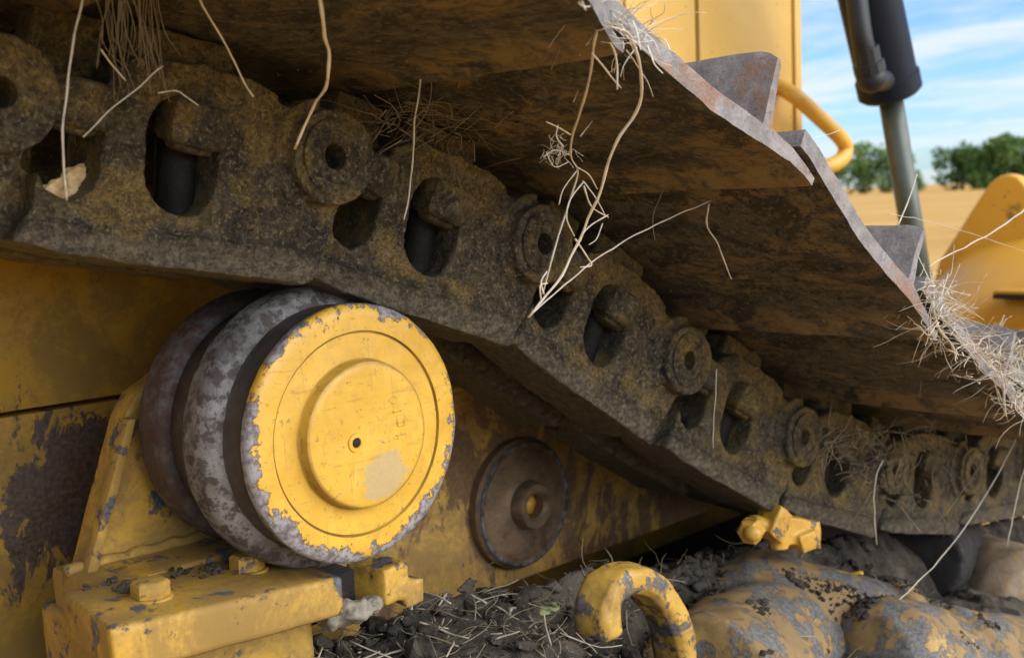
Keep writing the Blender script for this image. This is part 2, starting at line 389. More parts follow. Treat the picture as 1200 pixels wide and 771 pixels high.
M['lug'] = mat('chipped yellow lug', m_paint(base=(.52, .31, .055), chips=.78, dirt=.75, under=(.15, .14, .135), scale=1.3))
M['muddy'] = mat('mud smeared steel', m_metal((.34, .25, .16), (.17, .125, .085), (.34, .20, .06), .5, .8, .0))
M['fit'] = mat('bright yellow fitting', m_paint(base=(.68, .37, .05), chips=.1, dirt=.35))
M['hood'] = mat('sunlit yellow panel paint', m_paint(base=(.68, .41, .085), chips=.05, dirt=.12, scale=.35))
M['blade'] = mat('orange yellow blade paint', m_paint(base=(.64, .335, .035), chips=.1, dirt=.15, scale=.25))
M['black'] = mat('black cylinder paint', m_flat((.005, .009, .018), .5, spec=.22))
M['rod'] = mat('oily chrome rod', m_flat((.085, .095, .075), .38, .2))
M['rubber'] = mat('black hose rubber', m_flat((.008, .009, .011), .5))
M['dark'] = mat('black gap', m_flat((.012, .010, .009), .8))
M['soil'] = mat('dark dry soil', m_soil)
M['straw'] = mat('pale straw', m_straw((.76, .71, .61), (.52, .46, .36)))
M['oldstraw'] = mat('dull straw', m_straw((.24, .19, .12), (.12, .095, .06)))
M['tanstraw'] = mat('tan straw', m_straw((.60, .48, .30), (.34, .26, .15)))
M['midstraw'] = mat('weathered straw', m_straw((.46, .41, .33), (.26, .22, .16)))
M['fitting'] = mat('scuffed yellow fitting', m_paint(base=(.62, .345, .05), chips=.45, dirt=.7, scale=1.6))
M['field'] = mat('stubble', m_field)
M['leaf'] = mat('tree leaves', m_leaf((.06, .125, .028), (.15, .24, .06)))
M['leafpale'] = mat('tree leaves pale', m_leaf((.09, .165, .045), (.20, .30, .10)))
M['bark'] = mat('bark', m_flat((.07, .055, .04), .9))
M['lit_gap'] = mat('lit gap tan', m_flat((.82, .53, .26), .9, 0, .35, 120))  # bright tan standing in for the lit hull behind the slot
M['stone'] = mat('pale stone', m_flat((.22, .19, .145), .9, 0, .4, 90))

# ------------------------------------------------------------------ the setting: field, trees
bm = bmesh.new(); R0 = 3000
for i in range(1): bmesh.ops.create_grid(bm, x_segments=60, y_segments=60, size=R0)
tag(obj('field', bm, M['field']), kind='structure')

def tree(px, dist, h, w, label, leaf, seed, trunk=True, n=1500):
    rnd = random.Random(seed)
    r = ray(px, 215); a = Vector((r[0], r[1], 0)).normalized() * dist
    t = thing('tree', label, 'tree', a, 0, 'trees along the field edge')
    b = bmesh.new(); lobes = []
    for k in range(22):
        an = rnd.uniform(0, 6.28); q = rnd.uniform(.0, .36) * w
        lobes.append((Vector((q * math.cos(an), q * math.sin(an), h * rnd.uniform(.10, .84))), rnd.uniform(.13, .23) * w))
    for k in range(n):
        c, rr = rnd.choice(lobes); d = Vector((rnd.gauss(0, 1), rnd.gauss(0, 1), rnd.gauss(0, 1))).normalized() * rr * rnd.random() ** .35
        d.z *= .75; p = c + d; s = w * rnd.uniform(.022, .048)
        u = Vector((rnd.gauss(0, 1), rnd.gauss(0, 1), rnd.gauss(0, 1))).normalized(); v = u.cross(Vector((rnd.gauss(0, 1), rnd.gauss(0, 1), rnd.gauss(0, 1)))).normalized()
        b.faces.new([b.verts.new(p + u * s * x + v * s * y * .7) for x, y in ((-1, 0), (0, -1), (1, 0), (0, 1))])
    obj('crown', b, leaf, t, smooth=False)
    b = bmesh.new()
    cyl(b, (0, 0, -.2), (0, 0, h * .6), h * .035, h * .02, 10)
    for c, rr in lobes[:7]: cyl(b, (0, 0, h * rnd.uniform(.25, .5)), c, h * .014, h * .006, 6)
    obj('trunk', b, M['bark'], t)
    return t
tree(962, 175, 5.6, 8, 'small pale green tree just right of the yellow handrail', M['leafpale'], 3)
tree(1012, 170, 7.3, 9, 'rounded green tree directly left of the cylinder rod', M['leafpale'], 4)
tree(1052, 172, 6.2, 8, 'green tree half hidden by the cylinder rod', M['leafpale'], 5)
tree(1128, 165, 6.2, 8, 'dark green bushy tree at the left end of the clump by the blade', M['leaf'], 6, False, 2200)
tree(1168, 160, 7.2, 9, 'tallest dark green tree right behind the tip of the yellow blade', M['leaf'], 7, False, 2400)
tree(1215, 160, 7.4, 9, 'dark green tree cut off by the right edge of the photo', M['leaf'], 8, False, 2400)

# ------------------------------------------------------------------ bulldozer body (hull, hood, handrail)
body = thing('bulldozer_body', 'yellow bulldozer body with pale engine hood above dark stained hull plates', 'bulldozer', (1.0, 1.2, 0))
H = lambda b: local(b, body)
def plate(x0, x1, y0, y1, z0, z1, bev=.004):
    b = bmesh.new(); box(b, ((x0 + x1) / 2, (y0 + y1) / 2, (z0 + z1) / 2), (x1 - x0, y1 - y0, z1 - z0)); bevel(b, bev, 2); return b
for sx_ in (1.418, 1.607):
    sm_ = bmesh.new(); box(sm_, (sx_, 1.164, EYE + .45), (.0115 if sx_ > 1.5 else .007, .008, 1.1)); obj('seam', H(sm_), M['dark'], body)
hx = [(-1.2, 1.415), (1.421, 1.602), (1.612, 1.900)]
hood = None
for i, (x0, x1) in enumerate(hx):
    o = sharp(obj('hood_panel', H(plate(x0, x1, 1.15, 1.17, EYE - .1, EYE + 1.0, .005)), M['hood'], body))
obj('hood_core', H(plate(-1.2, 1.90, 1.172, 1.95, EYE - .55, EYE + 1.0, .02)), M['hood'], body)
o = sharp(obj('grille_edge', H(plate(1.902, 1.925, 1.145, 1.95, EYE - .3, EYE + 1.0, .006)), M['hood'], body))
# hull plates behind the roller
sharp(obj('hull_plate', H(plate(-.9, .56, .835, .86, EYE - .135, EYE + .02, .003)), M['hull'], body))
sharp(obj('hull_plate', H(plate(-.9, .60, .842, .86, EYE - .62, EYE - .139, .003)), M['hull'], body))
obj('hull_core', H(plate(-1.5, 1.6, .94, 1.9, .25, EYE - .02, .01)), M['hull'], body)
obj('light_shield', H(plate(-1.2, 1.25, 1.10, 1.145, EYE - .5, EYE + .07, .006)), M['dark'], body)  # unseen dark plate added to keep lit panels from showing through the slots
obj('dark_backing', H(plate(-1.5, 2.0, .865, 1.0, .2, EYE - .47, .01)), M['dark'], body)  # near-black plate added so the gap under the pivot plate looks dark
# side plate with round pivot
pp = bmesh.new(); z = EYE
prism(pp, [(.56, z - .17), (1.6, z - .15), (1.6, z - .41), (.64, z - .405), (.56, z - .44)], .86, .885)
sharp(obj('pivot_plate', H(pp), M['pivotplate'], body))
pl = bmesh.new(); box(pl, (.79, .853, z - .183), (.34, .016, .006)); obj('plate_lip', H(pl), M['hood'], body)
pc = Vector(atY(605, 588, .86))
b = bmesh.new(); lathe(b, [(.070, 0), (.070, .010), (.066, .014), (.060, .014), (.0585, .0115), (.052, .0125), (.031, .015), (.026, .017), (.025, .028), (.023, .031), (.016, .031), (.0125, .028), (.012, .010), (.002, .010)], pc, (0, -1, 0), 56)
pv = sharp(obj('pivot_cap', H(b), M['pivot'], body), 30)
b = bmesh.new(); lathe(b, [(.0665, .0125), (.0665, .0155), (.0625, .0155), (.0625, .0125)], pc, (0, -1, 0), 56, cap=False); obj('ring', H(b), M['flange'], pv)
b = bmesh.new(); lathe(b, [(.0125, .008), (.0125, .018), (.001, .022)], pc, (0, -1, 0), 6); obj('plug', H(b), M['fit'], pv)
# handrail
b = bmesh.new(); P = [atY(x, y, Y) for x, y, Y in ((905, 98, 1.16), (921, 106, 1.13), (938, 118, 1.10), (962, 140, 1.10), (984, 161, 1.10), (991, 174, 1.10), (986, 187, 1.10), (966, 197, 1.11), (930, 203, 1.15))]
tube(b, smooth_path(P, 8), .0145, 14); obj('handrail', H(b), M['fit'], body)

# ------------------------------------------------------------------ lift cylinder
lc = thing('lift_cylinder', 'black hydraulic lift cylinder with grey rod standing beside the yellow hood', 'hydraulic cylinder', atY(1068, 262, .95))
top = atY(1002, -80, .95); mid_ = atY(1043, 108, .95); bot = atY(1074, 300, .95)
ax = (mid_ - top).normalized()
b = bmesh.new(); lathe(b, [(.050, -.25), (.050, (mid_ - top).length - .03), (.0535, (mid_ - top).length - .028), (.0535, (mid_ - top).length), (.047, (mid_ - top).length + .006), (.023, (mid_ - top).length + .006)], top, ax, 40)
sharp(obj('barrel', local(b, lc), M['black'], lc), 25)
b = bmesh.new(); cyl(b, mid_ - ax * .02, mid_ + (bot - mid_).normalized() * .55, .0205, None, 32); obj('rod', local(b, lc), M['rod'], lc)
b = bmesh.new(); tube(b, smooth_path([atY(996, -80, .90), atY(1004, 0, .89), atY(1010, 45, .885), atY(1016, 68, .885)], 8), .016, 14); hs = obj('hose', local(b, lc), M['rubber'], lc)
b = bmesh.new(); a1 = atY(1014, 56, .885); a2 = atY(1021, 92, .885)
lathe(b, [(.020, 0), (.020, .022), (.024, .024), (.024, .040), (.018, .042), (.018, .055)], a1, a2 - a1, 12); ball(b, a2, .023, 3); cyl(b, a2, atY(1040, 96, .95), .018, None, 16)
sharp(obj('hose_fitting', local(b, lc), M['rubber'], lc), 25)

# ------------------------------------------------------------------ blade
bl = thing('dozer_blade', 'orange yellow dozer blade corner with rounded peak in front of the stubble field', 'blade', atX(1150, 380, 2.5))
px = [(1092, 420), (1094, 330), (1100, 306), (1122, 272), (1148, 231), (1160, 214), (1171, 206), (1181, 204), (1192, 207), (1200, 215), (1222, 250), (1300, 360), (1300, 430)]
b = bmesh.new(); V1 = [b.verts.new(atX(x, y, 2.52)) for x, y in px]; f = b.faces.new(V1)
r = bmesh.ops.extrude_face_region(b, geom=[f]); bmesh.ops.translate(b, verts=[v for v in r['geom'] if isinstance(v, bmesh.types.BMVert)], vec=(.05, 0, 0))
bmesh.ops.recalc_face_normals(b, faces=b.faces[:]); bevel(b, .008, 3, 50)
sharp(obj('back_plate', local(b, bl), M['blade'], bl), 30)
# curved rib in front of the plate: swells out towards the bottom
b = bmesh.new(); rows = []
edge = [(1094, 332), (1112, 312), (1135, 296), (1165, 286), (1200, 279), (1300, 270)]
for j in range(14):
    t = j / 13; rows.append([b.verts.new(atX(x, y + t * (y * 0 + 105), 2.515 - .20 * math.sin(min(1, t * 1.25) * 1.5))) for x, y in edge])
for r0, r1 in zip(rows, rows[1:]):
    for k in range(len(edge) - 1): b.faces.new((r0[k], r0[k + 1], r1[k + 1], r1[k]))
r = bmesh.ops.extrude_face_region(b, geom=b.faces[:]); bmesh.ops.translate(b, verts=[v for v in r['geom'] if isinstance(v, bmesh.types.BMVert)], vec=(.02, 0, -.004))
bmesh.ops.recalc_face_normals(b, faces=b.faces[:]); obj('curved_rib', local(b, bl), M['blade'], bl)
b = bmesh.new(); q = atX(1236, 343, 2.31); box(b, q, (.05, .22, .008)); bevel(b, .002); sp = obj('step_plate', local(b, bl), M['blade'], bl)
b = bmesh.new(); box(b, q - Vector((.005, 0, .0085)), (.05, .215, .008)); obj('slot', local(b, bl), M['dark'], sp)

# ------------------------------------------------------------------ carrier roller
RC = Vector((.4465, .592, EYE - .1450))
cr = thing('carrier_roller', 'round carrier roller with chipped yellow cap under the track chain', 'roller', RC)
# local: axis runs along +y into the machine
b = bmesh.new()
lathe(b, [(.0002, -.0090), (.030, -.0093), (.0460, -.0091), (.0472, -.0086), (.0476, -.0078), (.0478, -.0018), (.0490, -.0004), (.0655, .0003), (.0660, .0010), (.0665, .0010), (.0670, -.0010), (.0795, -.0006), (.0825, .0004), (.0842, .0020), (.0846, .0045), (.0843, .0075), (.081, .0085), (.05, .0086)], (0, 0, 0), (0, 1, 0), 128)
bmesh.ops.subdivide_edges(b, edges=[e for e in b.edges if e.calc_length() > .008], cuts=2, use_grid_fill=True)
rough(b, ((.0005, 60), (.0003, 180)))
cap = sharp(obj('end_cap', b, M['cap'], cr), 40)
b = bmesh.new(); h0 = Vector((-.011, -.0093, -.003))
lathe(b, [(.0062, .0006), (.0060, -.0010), (.0036, -.0012), (.0030, .0006), (.0028, .004), (.0002, .004)], h0, (0, 1, 0), 20, cap=False); sharp(obj('grease_plug', b, M['cap'], cap))
b = bmesh.new(); lathe(b, [(.0029, -.0005), (.0027, -.0011), (.0003, -.0011)], h0, (0, 1, 0), 20); obj('plug_hole', b, M['dark'], cap)
b = bmesh.new()
for (x, zz, r_) in ((.021, .020, .0032),): lathe(b, [(r_, .0004), (r_, -.0007), (r_ * .6, -.0007), (r_ * .6, .0004)], (x, -.0089, zz), (0, 1, 0), 20, cap=False)
for (x, zz, sx, sz) in ((.0235, .012, .0075, .0011), (.0235, .006, .0011, .0065), (.0290, .006, .0011, .0065), (.0262, .002, .0060, .0011), (.0258, -.004, .0085, .0010)): box(b, (x, -.0089, zz), (sx, .0014, sz))
obj('cast_mark', b, M['cap'], cap)
b = bmesh.new(); lathe(b, [(.05, .0088), (.0828, .0088), (.0822, .0105), (.0818, .0275), (.083, .0305)], (0, 0, 0), (0, 1, 0), 96, cap=False); obj('outer_tread', b, M['band'], cr)
b = bmesh.new(); lathe(b, [(.080, .0302), (.0835, .0303), (.0905, .0335), (.0935, .0375), (.0952, .0415), (.0955, .056), (.0935, .060), (.088, .0625), (.078, .063)], (0, 0, 0), (0, 1, 0), 128, cap=False)
subdiv_long(b, .006); rough(b, ((.0006, 70), (.0003, 200))); obj('center_flange', b, M['flange'], cr)
b = bmesh.new(); lathe(b, [(.078, .0628), (.0835, .064), (.0830, .094), (.078, .096)], (0, 0, 0), (0, 1, 0), 96, cap=False); obj('inner_tread', b, M['band'], cr)
b = bmesh.new(); lathe(b, [(.06, .0955), (.086, .0955), (.0895, .0985), (.0905, .104), (.0905, .122), (.088, .127), (.08, .129), (.02, .129), (.02, .20)], (0, 0, 0), (0, 1, 0), 128, cap=False)
subdiv_long(b, .007); rough(b, ((.0008, 60), (.0004, 200))); obj('inner_rim', b, M['rustrim'], cr)

# ------------------------------------------------------------------ track frame: bracket, castings, lug
tf = thing('undercarriage', 'yellow undercarriage with roller bracket and peeling castings below the chain', 'undercarriage', (.7, .66, EYE - .45))
T = lambda b: local(b, tf)
zt = EYE - .226
b = bmesh.new(); t = bmesh.new()
plan = [(.273, .600), (.433, .600), (.433, .690), (.284, .690)]
lo = [t.verts.new((x, y, zt - .029 - (x - .273) * .06)) for x, y in plan]; hi = [t.verts.new((x, y, zt - (x - .273) * .075)) for x, y in plan]
t.faces.new(lo[::-1]); t.faces.new(hi)
for i in range(4): t.faces.new((lo[i], lo[(i + 1) % 4], hi[(i + 1) % 4], hi[i]))
bmesh.ops.recalc_face_normals(t, faces=t.faces[:]); bevel(t, .0045, 3); subdiv_long(t, .012); rough(t, ((.0012, 25), (.0005, 90))); add(b, t)
br = sharp(obj('roller_bracket', T(b), M['bracket'], tf), 40)
b = bmesh.new()
foot = [(.30, zt - .05), (.295, zt - .02), (.42, zt - .03), (.42, zt - .05)]
box(b, (.365, .70, zt - .060), (.125, .14, .058)); bevel(b, .004); subdiv_long(b, .012); rough(b, ((.001, 30),)); obj('bracket_foot', T(b), M['bracket'], br)
b = bmesh.new(); box(b, (.374, .722, zt - .020), (.134, .072, .032)); bevel(b, .004); subdiv_long(b, .012); rough(b, ((.0012, 30), (.0006, 90))); sharp(obj('bracket_ledge', T(b), M['bracket'], br), 40)
b = bmesh.new(); tube(b, smooth_path([Vector((.306 + .12 * k / 14, .7345 - .002, zt - .003 + .0012 * math.sin(k * 2.3))) for k in range(15)], 3), .0042, 8); obj('weld_bead', T(b), M['bracket'], br)
# upright gusset behind the roller
b = bmesh.new(); g0 = [atY(x, y, .735) for x, y in ((98, 668), (146, 488), (160, 462), (215, 420), (300, 420), (345, 560), (320, 690))]
prism(b, [(p.x, p.z) for p in g0], .735, .757); bevel(b, .003); subdiv_long(b, .012); rough(b, ((.0012, 30),))
sharp(obj('gusset', T(b), M['bracket'], br), 40)
b = bmesh.new(); prism(b, [(g0[0].x - .004, g0[0].z), (g0[1].x - .004, g0[1].z), (g0[1].x + .003, g0[1].z), (g0[0].x + .004, g0[0].z)], .722, .7345); bevel(b, .002); subdiv_long(b, .012); rough(b, ((.001, 40),))
sharp(obj('gusset_rib', T(b), M['bracket'], br), 40)
bolt_at = Vector((.318, .640, zt - .004))
b = bmesh.new(); lathe(b, [(.0135, 0), (.0135, .002)], bolt_at, (0, 0, 1), 24); lathe(b, [(.0118, .002), (.0118, .0105), (.0100, .012), (.0004, .0125)], bolt_at, (0.03, 0, 1), 6); bevel(b, .0006); sharp(obj('bolt', T(b), M['bracket'], br), 30)
bolt2 = Vector((.395, .655, zt - .010))
b = bmesh.new(); lathe(b, [(.0135, 0), (.0135, .002)], bolt2, (0, 0, 1), 24); lathe(b, [(.0118, .002), (.0118, .0105), (.0100, .012), (.0004, .0125)], bolt2, (0.03, 0, 1), 6); sharp(obj('bolt', T(b), M['bracket'], br), 30)
# soil packed round the bolts and along the gusset
b = bmesh.new(); rnd = random.Random(3)
for (x, y, Y, n_, sp) in ((150, 638, .665, 40, .006), (236, 655, .665, 30, .008), (200, 664, .668, 16, .014), (120, 662, .685, 12, .008), (300, 664, .668, 22, .014)):
    c_ = atY(x, y, Y)
    for k in range(n_):
        r = rnd.uniform(.0010, .0042); t = chunk(r, rnd)
        x_, y_ = c_.x + rnd.gauss(0, sp), c_.y + rnd.gauss(0, sp * .6)
        bmesh.ops.translate(t, verts=t.verts[:], vec=(x_, y_, zt - (x_ - .273) * .075 + rnd.uniform(-.001, .003))); add(b, t)
CAKE = b
# second foot of the bracket, right of the roller
b = bmesh.new(); q = atY(450, 680, .635); box(b, q + Vector((-.001, .006, 0)), (.027, .036, .026), Matrix.Rotation(.25, 3, 'Z')); box(b, q + Vector((.018, .010, -.011)), (.018, .045, .018)); b = remesh(b, .0018, 3, ((.0016, 45), (.0008, 130))); sharp(obj('bracket_foot', T(b), M['bracket'], br), 40)
# dark crossbar under the roller
b = bmesh.new(); box(b, (.42, .70, zt - .040), (.10, .12, .03)); obj('crossbar', T(b), M['tread'], tf)
# castings
b = bmesh.new()
A, B_ = atY(905, 760, .60), atY(930, 712, .72)
ca = atY(925, 745, .585); 
hc = atY(905, 700, .62); ha = Vector((.62, -.55, -.30)).normalized()
lathe(b, [(.02, -.10), (.060, -.09), (.084, -.06), (.092, -.02), (.092, .10), (.099, .104), (.099, .125), (.09, .13), (.09, .26)], hc + Vector((0, 0, -.050)), ha, 40)
cyl(b, atY(822, 768, .545) + Vector((0, 0, -.03)), atY(900, 725, .60) + Vector((0, 0, -.035)), .062, .075, 32)
cs = remesh(b, .004, 3, ((.004, 14), (.0020, 45), (.0008, 140))); CAST = [cs.copy()]; obj('spring_housing', T(cs), M['casting'], tf)
b = bmesh.new()
c1 = atY(1040, 742, .50); c2 = atY(1260, 772, .46)
dv = (c2 - c1).normalized()
lathe(b, [(.01, -.04), (.048, -.035), (.064, -.014), (.068, .01), (.068, .05), (.061, .058), (.061, .10), (.069, .105), (.069, .45)], c1 + Vector((0, 0, -.035)), dv, 40)
cs = remesh(b, .004, 3, ((.003, 16), (.0018, 50), (.0008, 140))); CAST.append(cs.copy()); obj('adjuster_tube', T(cs), M['casting'], tf)
b = bmesh.new(); q = atY(1190, 690, .56)
lathe(b, [(.01, -.05), (.055, -.045), (.072, -.02), (.075, .02), (.075, .12)], q + Vector((0, 0, -.02)), (.5, .8, -.1), 40)
cs = remesh(b, .004, 3, ((.003, 16), (.0012, 50))); obj('mud_caked_hub', T(cs), M['muddy'], tf)
b = bmesh.new(); cyl(b, atY(985, 668, .70), atY(1100, 640, .66), .036, .036, 24); cyl(b, atY(1080, 655, .63), atY(1130, 650, .66), .05, .045, 24)
cs = remesh(b, .004, 2, ((.003, 20), (.001, 70))); obj('steel_shaft', T(cs), M['tread'], tf)
b = bmesh.new(); box(b, (1.1, .72, EYE - .66), (1.7, .36, .12)); obj('frame_beam', T(b), M['casting'], tf)
# lifting lug
LY = .545
P = smooth_path([atY(x, y, LY) for x, y in ((703, 740), (701, 715), (708, 692), (726, 679), (746, 678), (764, 692), (779, 718), (789, 750), (794, 790), (798, 830))], 6)
b = bmesh.new(); w = .0110; d_ = .0170
sweep(b, P, [(-w, -d_ + .005), (-w + .005, -d_), (w - .005, -d_), (w, -d_ + .005), (w, d_ - .005), (w - .005, d_), (-w + .005, d_), (-w, d_ - .005)])
cs = remesh(b, .0018, 2, ((.0025, 26), (.0012, 70), (.0005, 160))); obj('lifting_lug', T(cs), M['lug'], tf)

# yellow fitting under the chain
ft = thing('pipe_fitting', 'bright yellow pipe fitting with hex nut lying on dark soil under the chain', 'fitting', atY(915, 622, .60))
b = bmesh.new()
q0, q1 = atY(900, 616, .60), atY(952, 624, .585); fx = (q1 - q0).normalized()
rot = Matrix((fx, Vector((0, 0, 1)).cross(fx), Vector((0, 0, 1)))).transposed()
box(b, (q0 + q1) / 2, ((q1 - q0).length, .024, .028), rot); box(b, q0 + Vector((.004, -.002, .004)), (.018, .030, .034), rot @ Matrix.Rotation(.5, 3, 'Y'))
box(b, (q0 * .35 + q1 * .65) + Vector((0, -.006, -.008)), (.026, .022, .018), rot @ Matrix.Rotation(-.4, 3, 'Y')); cyl(b, q0 - fx * .022, q0 + fx * .01, .0085, .0085, 20)
cyl(b, q0 + Vector((.010, -.004, 0)), q0 + Vector((.010, -.006, -.024)), .009, .009, 16)
cs = remesh(b, .0016, 2, ((.0012, 50), (.0006, 160))); e_ = obj('elbow', local(cs, ft), M['fitting'], ft)
b = bmesh.new(); q = atY(880, 622, .594); lathe(b, [(.010, -.008), (.0125, -.005), (.0125, .006), (.010, .009)], q, (1, .2, .1), 6); ball(b, q + Vector((-.004, -.004, 0)), .009, 2); sharp(obj('hex_nut', local(b, ft), M['fitting'], ft), 30)

# ------------------------------------------------------------------ track chain
D = .604
PIN = [(.234, .064), (.428, .033), (.623, -.033), (.801, -.145), (.976, -.238)]
PITCH = .2035
def extend():
    pts = list(PIN)
    for a in (-20, -12, -6, -2, 2): q = pts[-1]; pts.append((q[0] + PITCH * math.cos(rad(a)), q[1] + PITCH * math.sin(rad(a))))
    for a in (-5, -2): q = pts[0]; pts.insert(0, (q[0] - PITCH * math.cos(rad(a)), q[1] - PITCH * math.sin(rad(a))))
    return pts
PINS = extend()
mm = lambda L: [(a / 1000, b / 1000) for a, b in L]
def arc(cx, cz, r, a0, a1, n=12): return [(cx + r * math.cos(rad(a0 + (a1 - a0) * k / n)), cz + r * math.sin(rad(a0 + (a1 - a0) * k / n))) for k in range(n + 1)]
def slot(u0, u1, v0, v1):
    r = (u1 - u0) / 2 * .95; return mm(arc((u0 + u1) / 2, v0 + r, r, 180, 360, 10) + arc((u0 + u1) / 2, v1 - r, r, 0, 180, 10))
def link_mesh(flip):
    b = bmesh.new()
    # front body: low part runs left to the neighbour's slanted end, upper part starts right of the left slot
    prism(b, mm([(18, -72), (40, -74.5), (90, -78), (172, -79), (172, 20), (168, 34), (152, 39), (120, 41), (84, 39), (66, 30), (65, -48), (32, -48), (24, -58)]), .0, .050, [slot(87, 133, -48, 20)])
    # outboard end, carries the pin boss; the pin bore goes right through
    bore = mm([(203 + 11 * math.cos(k * .3927), 11 * math.sin(k * .3927)) for k in range(16)])
    prism(b, mm([(150, -78), (188, -78), (199, -75), (207, -58), (218, -28)] + arc(203, 0, 29, -40, 125, 14) + [(150, 36)]), .0, .0125, [bore])
    prism(b, mm(arc(203, 0, 30, 0, 345, 32)), -.0125, .0125, [bore])
    prism(b, mm(arc(203, 0, 38, 100, 245, 20)), -.0045, .0125)
    prism(b, mm([(146, -78), (176, -78), (182, -40), (178, 22), (146, 32)]), .0, .040)
    # inboard end behind the neighbour's boss, with the left hand slot
    prism(b, mm([(28, -50), (25, -60), (20, -72), (74, -76), (74, 32), (66, 31), (64, 26), (64, -30), (60, -40), (50, -46), (42, -46), (34, -42), (30, -32)]), .0015, .050)
    prism(b, mm([(-14, -58), (2, -68), (22, -70), (27, -52), (28, -20), (27, 12)] + arc(0, 0, 29, 25, 180, 12) + [(-24, -30)]), .019, .050)
    prism(b, mm([(65, -50), (78, -50), (78, 31), (65, 29)]), .0005, .050)
    # rail foot and shoe pads
    prism(b, mm([(17, -72), (40, -74.5), (90, -78), (192, -80), (199, -77), (197, -62), (186, -59), (26, -59)]), -.0035, .053)
    prism(b, mm([(82, 30), (150, 30), (146, 60), (86, 60)]), .016, .05)
    prism(b, mm([(28, 24), (72, 24), (70, 60), (32, 60)]), .028, .05)
    b = remesh(b, .0017, 2, ((.0013, 18), (.0010, 55), (.0007, 160)))
    for v in b.verts: v.co.y += (.09 - v.co.x) * .06 * max(0, min(1, 1 - v.co.y / .04))
    if flip:
        bmesh.ops.transform(b, matrix=Matrix.Diagonal((1, -1, 1, 1)), verts=b.verts[:]); bmesh.ops.translate(b, verts=b.verts[:], vec=(0, .148, 0)); bmesh.ops.reverse_faces(b, faces=b.faces[:])
    return b
def mk(name, bm, m, sm=True):
    me = bpy.data.meshes.new(name); bm.to_mesh(me); bm.free()
    for x in (m if isinstance(m, (list, tuple)) else (m,)): me.materials.append(x)
    me.shade_smooth()
    if sm is not True: me.set_sharp_from_angle(angle=rad(sm))
    return me
ME = {}
ME['out'] = mk('link_plate', link_mesh(False), M['chain']); ME['in'] = mk('link_plate', link_mesh(True), M['chain'])
b = bmesh.new(); lathe(b, [(.0240, -.0075), (.0238, -.0098), (.0215, -.0108), (.0170, -.0108), (.0158, -.0090), (.0096, -.0094), (.0080, -.0086), (.0070, .012), (.0004, .013)], (.203, -.0102, 0), (0, 1, 0), 40, cap=False); rough(b, ((.0006, 90),)); ME['pin'] = mk('track_pin', b, M['chain'], 35)
b = bmesh.new(); cyl(b, (.0, .040, 0), (.0, .108, 0), .029, None, 32); ME['bush'] = mk('bushing', b, M['chain'], 35)
def nut(u):
    b = bmesh.new()
    lathe(b, [(.0185, .020), (.0212, .018), (.0212, -.001), (.0180, -.0050), (.0140, -.0060), (.0130, -.0085), (.0095, -.0100), (.0004, -.0104)], (u, .0060, 0), (0.05, -.22, 1), 6)
    bevel(b, .0009, 2, 20); subdiv_long(b, .006); rough(b, ((.0005, 60), (.0004, 150))); return mk('nut', b, M['chain'], 50)
ME['nutA'] = nut(.1175); ME['nutB'] = nut(.047)
def shank(u):
    b = bmesh.new(); cyl(b, (u + .009, .026, -.052), (u + .006, .024, .0), .0120, None, 20); return mk('bolt', b, M['shank'], 40)
ME['boltA'] = shank(.112)
prof = [(5, 75.5), (18, 75), (32, 73), (65, 68), (100, 63.5), (130, 61), (160, 60), (195, 60), (220, 58.5), (238, 56), (251, 52.5)]
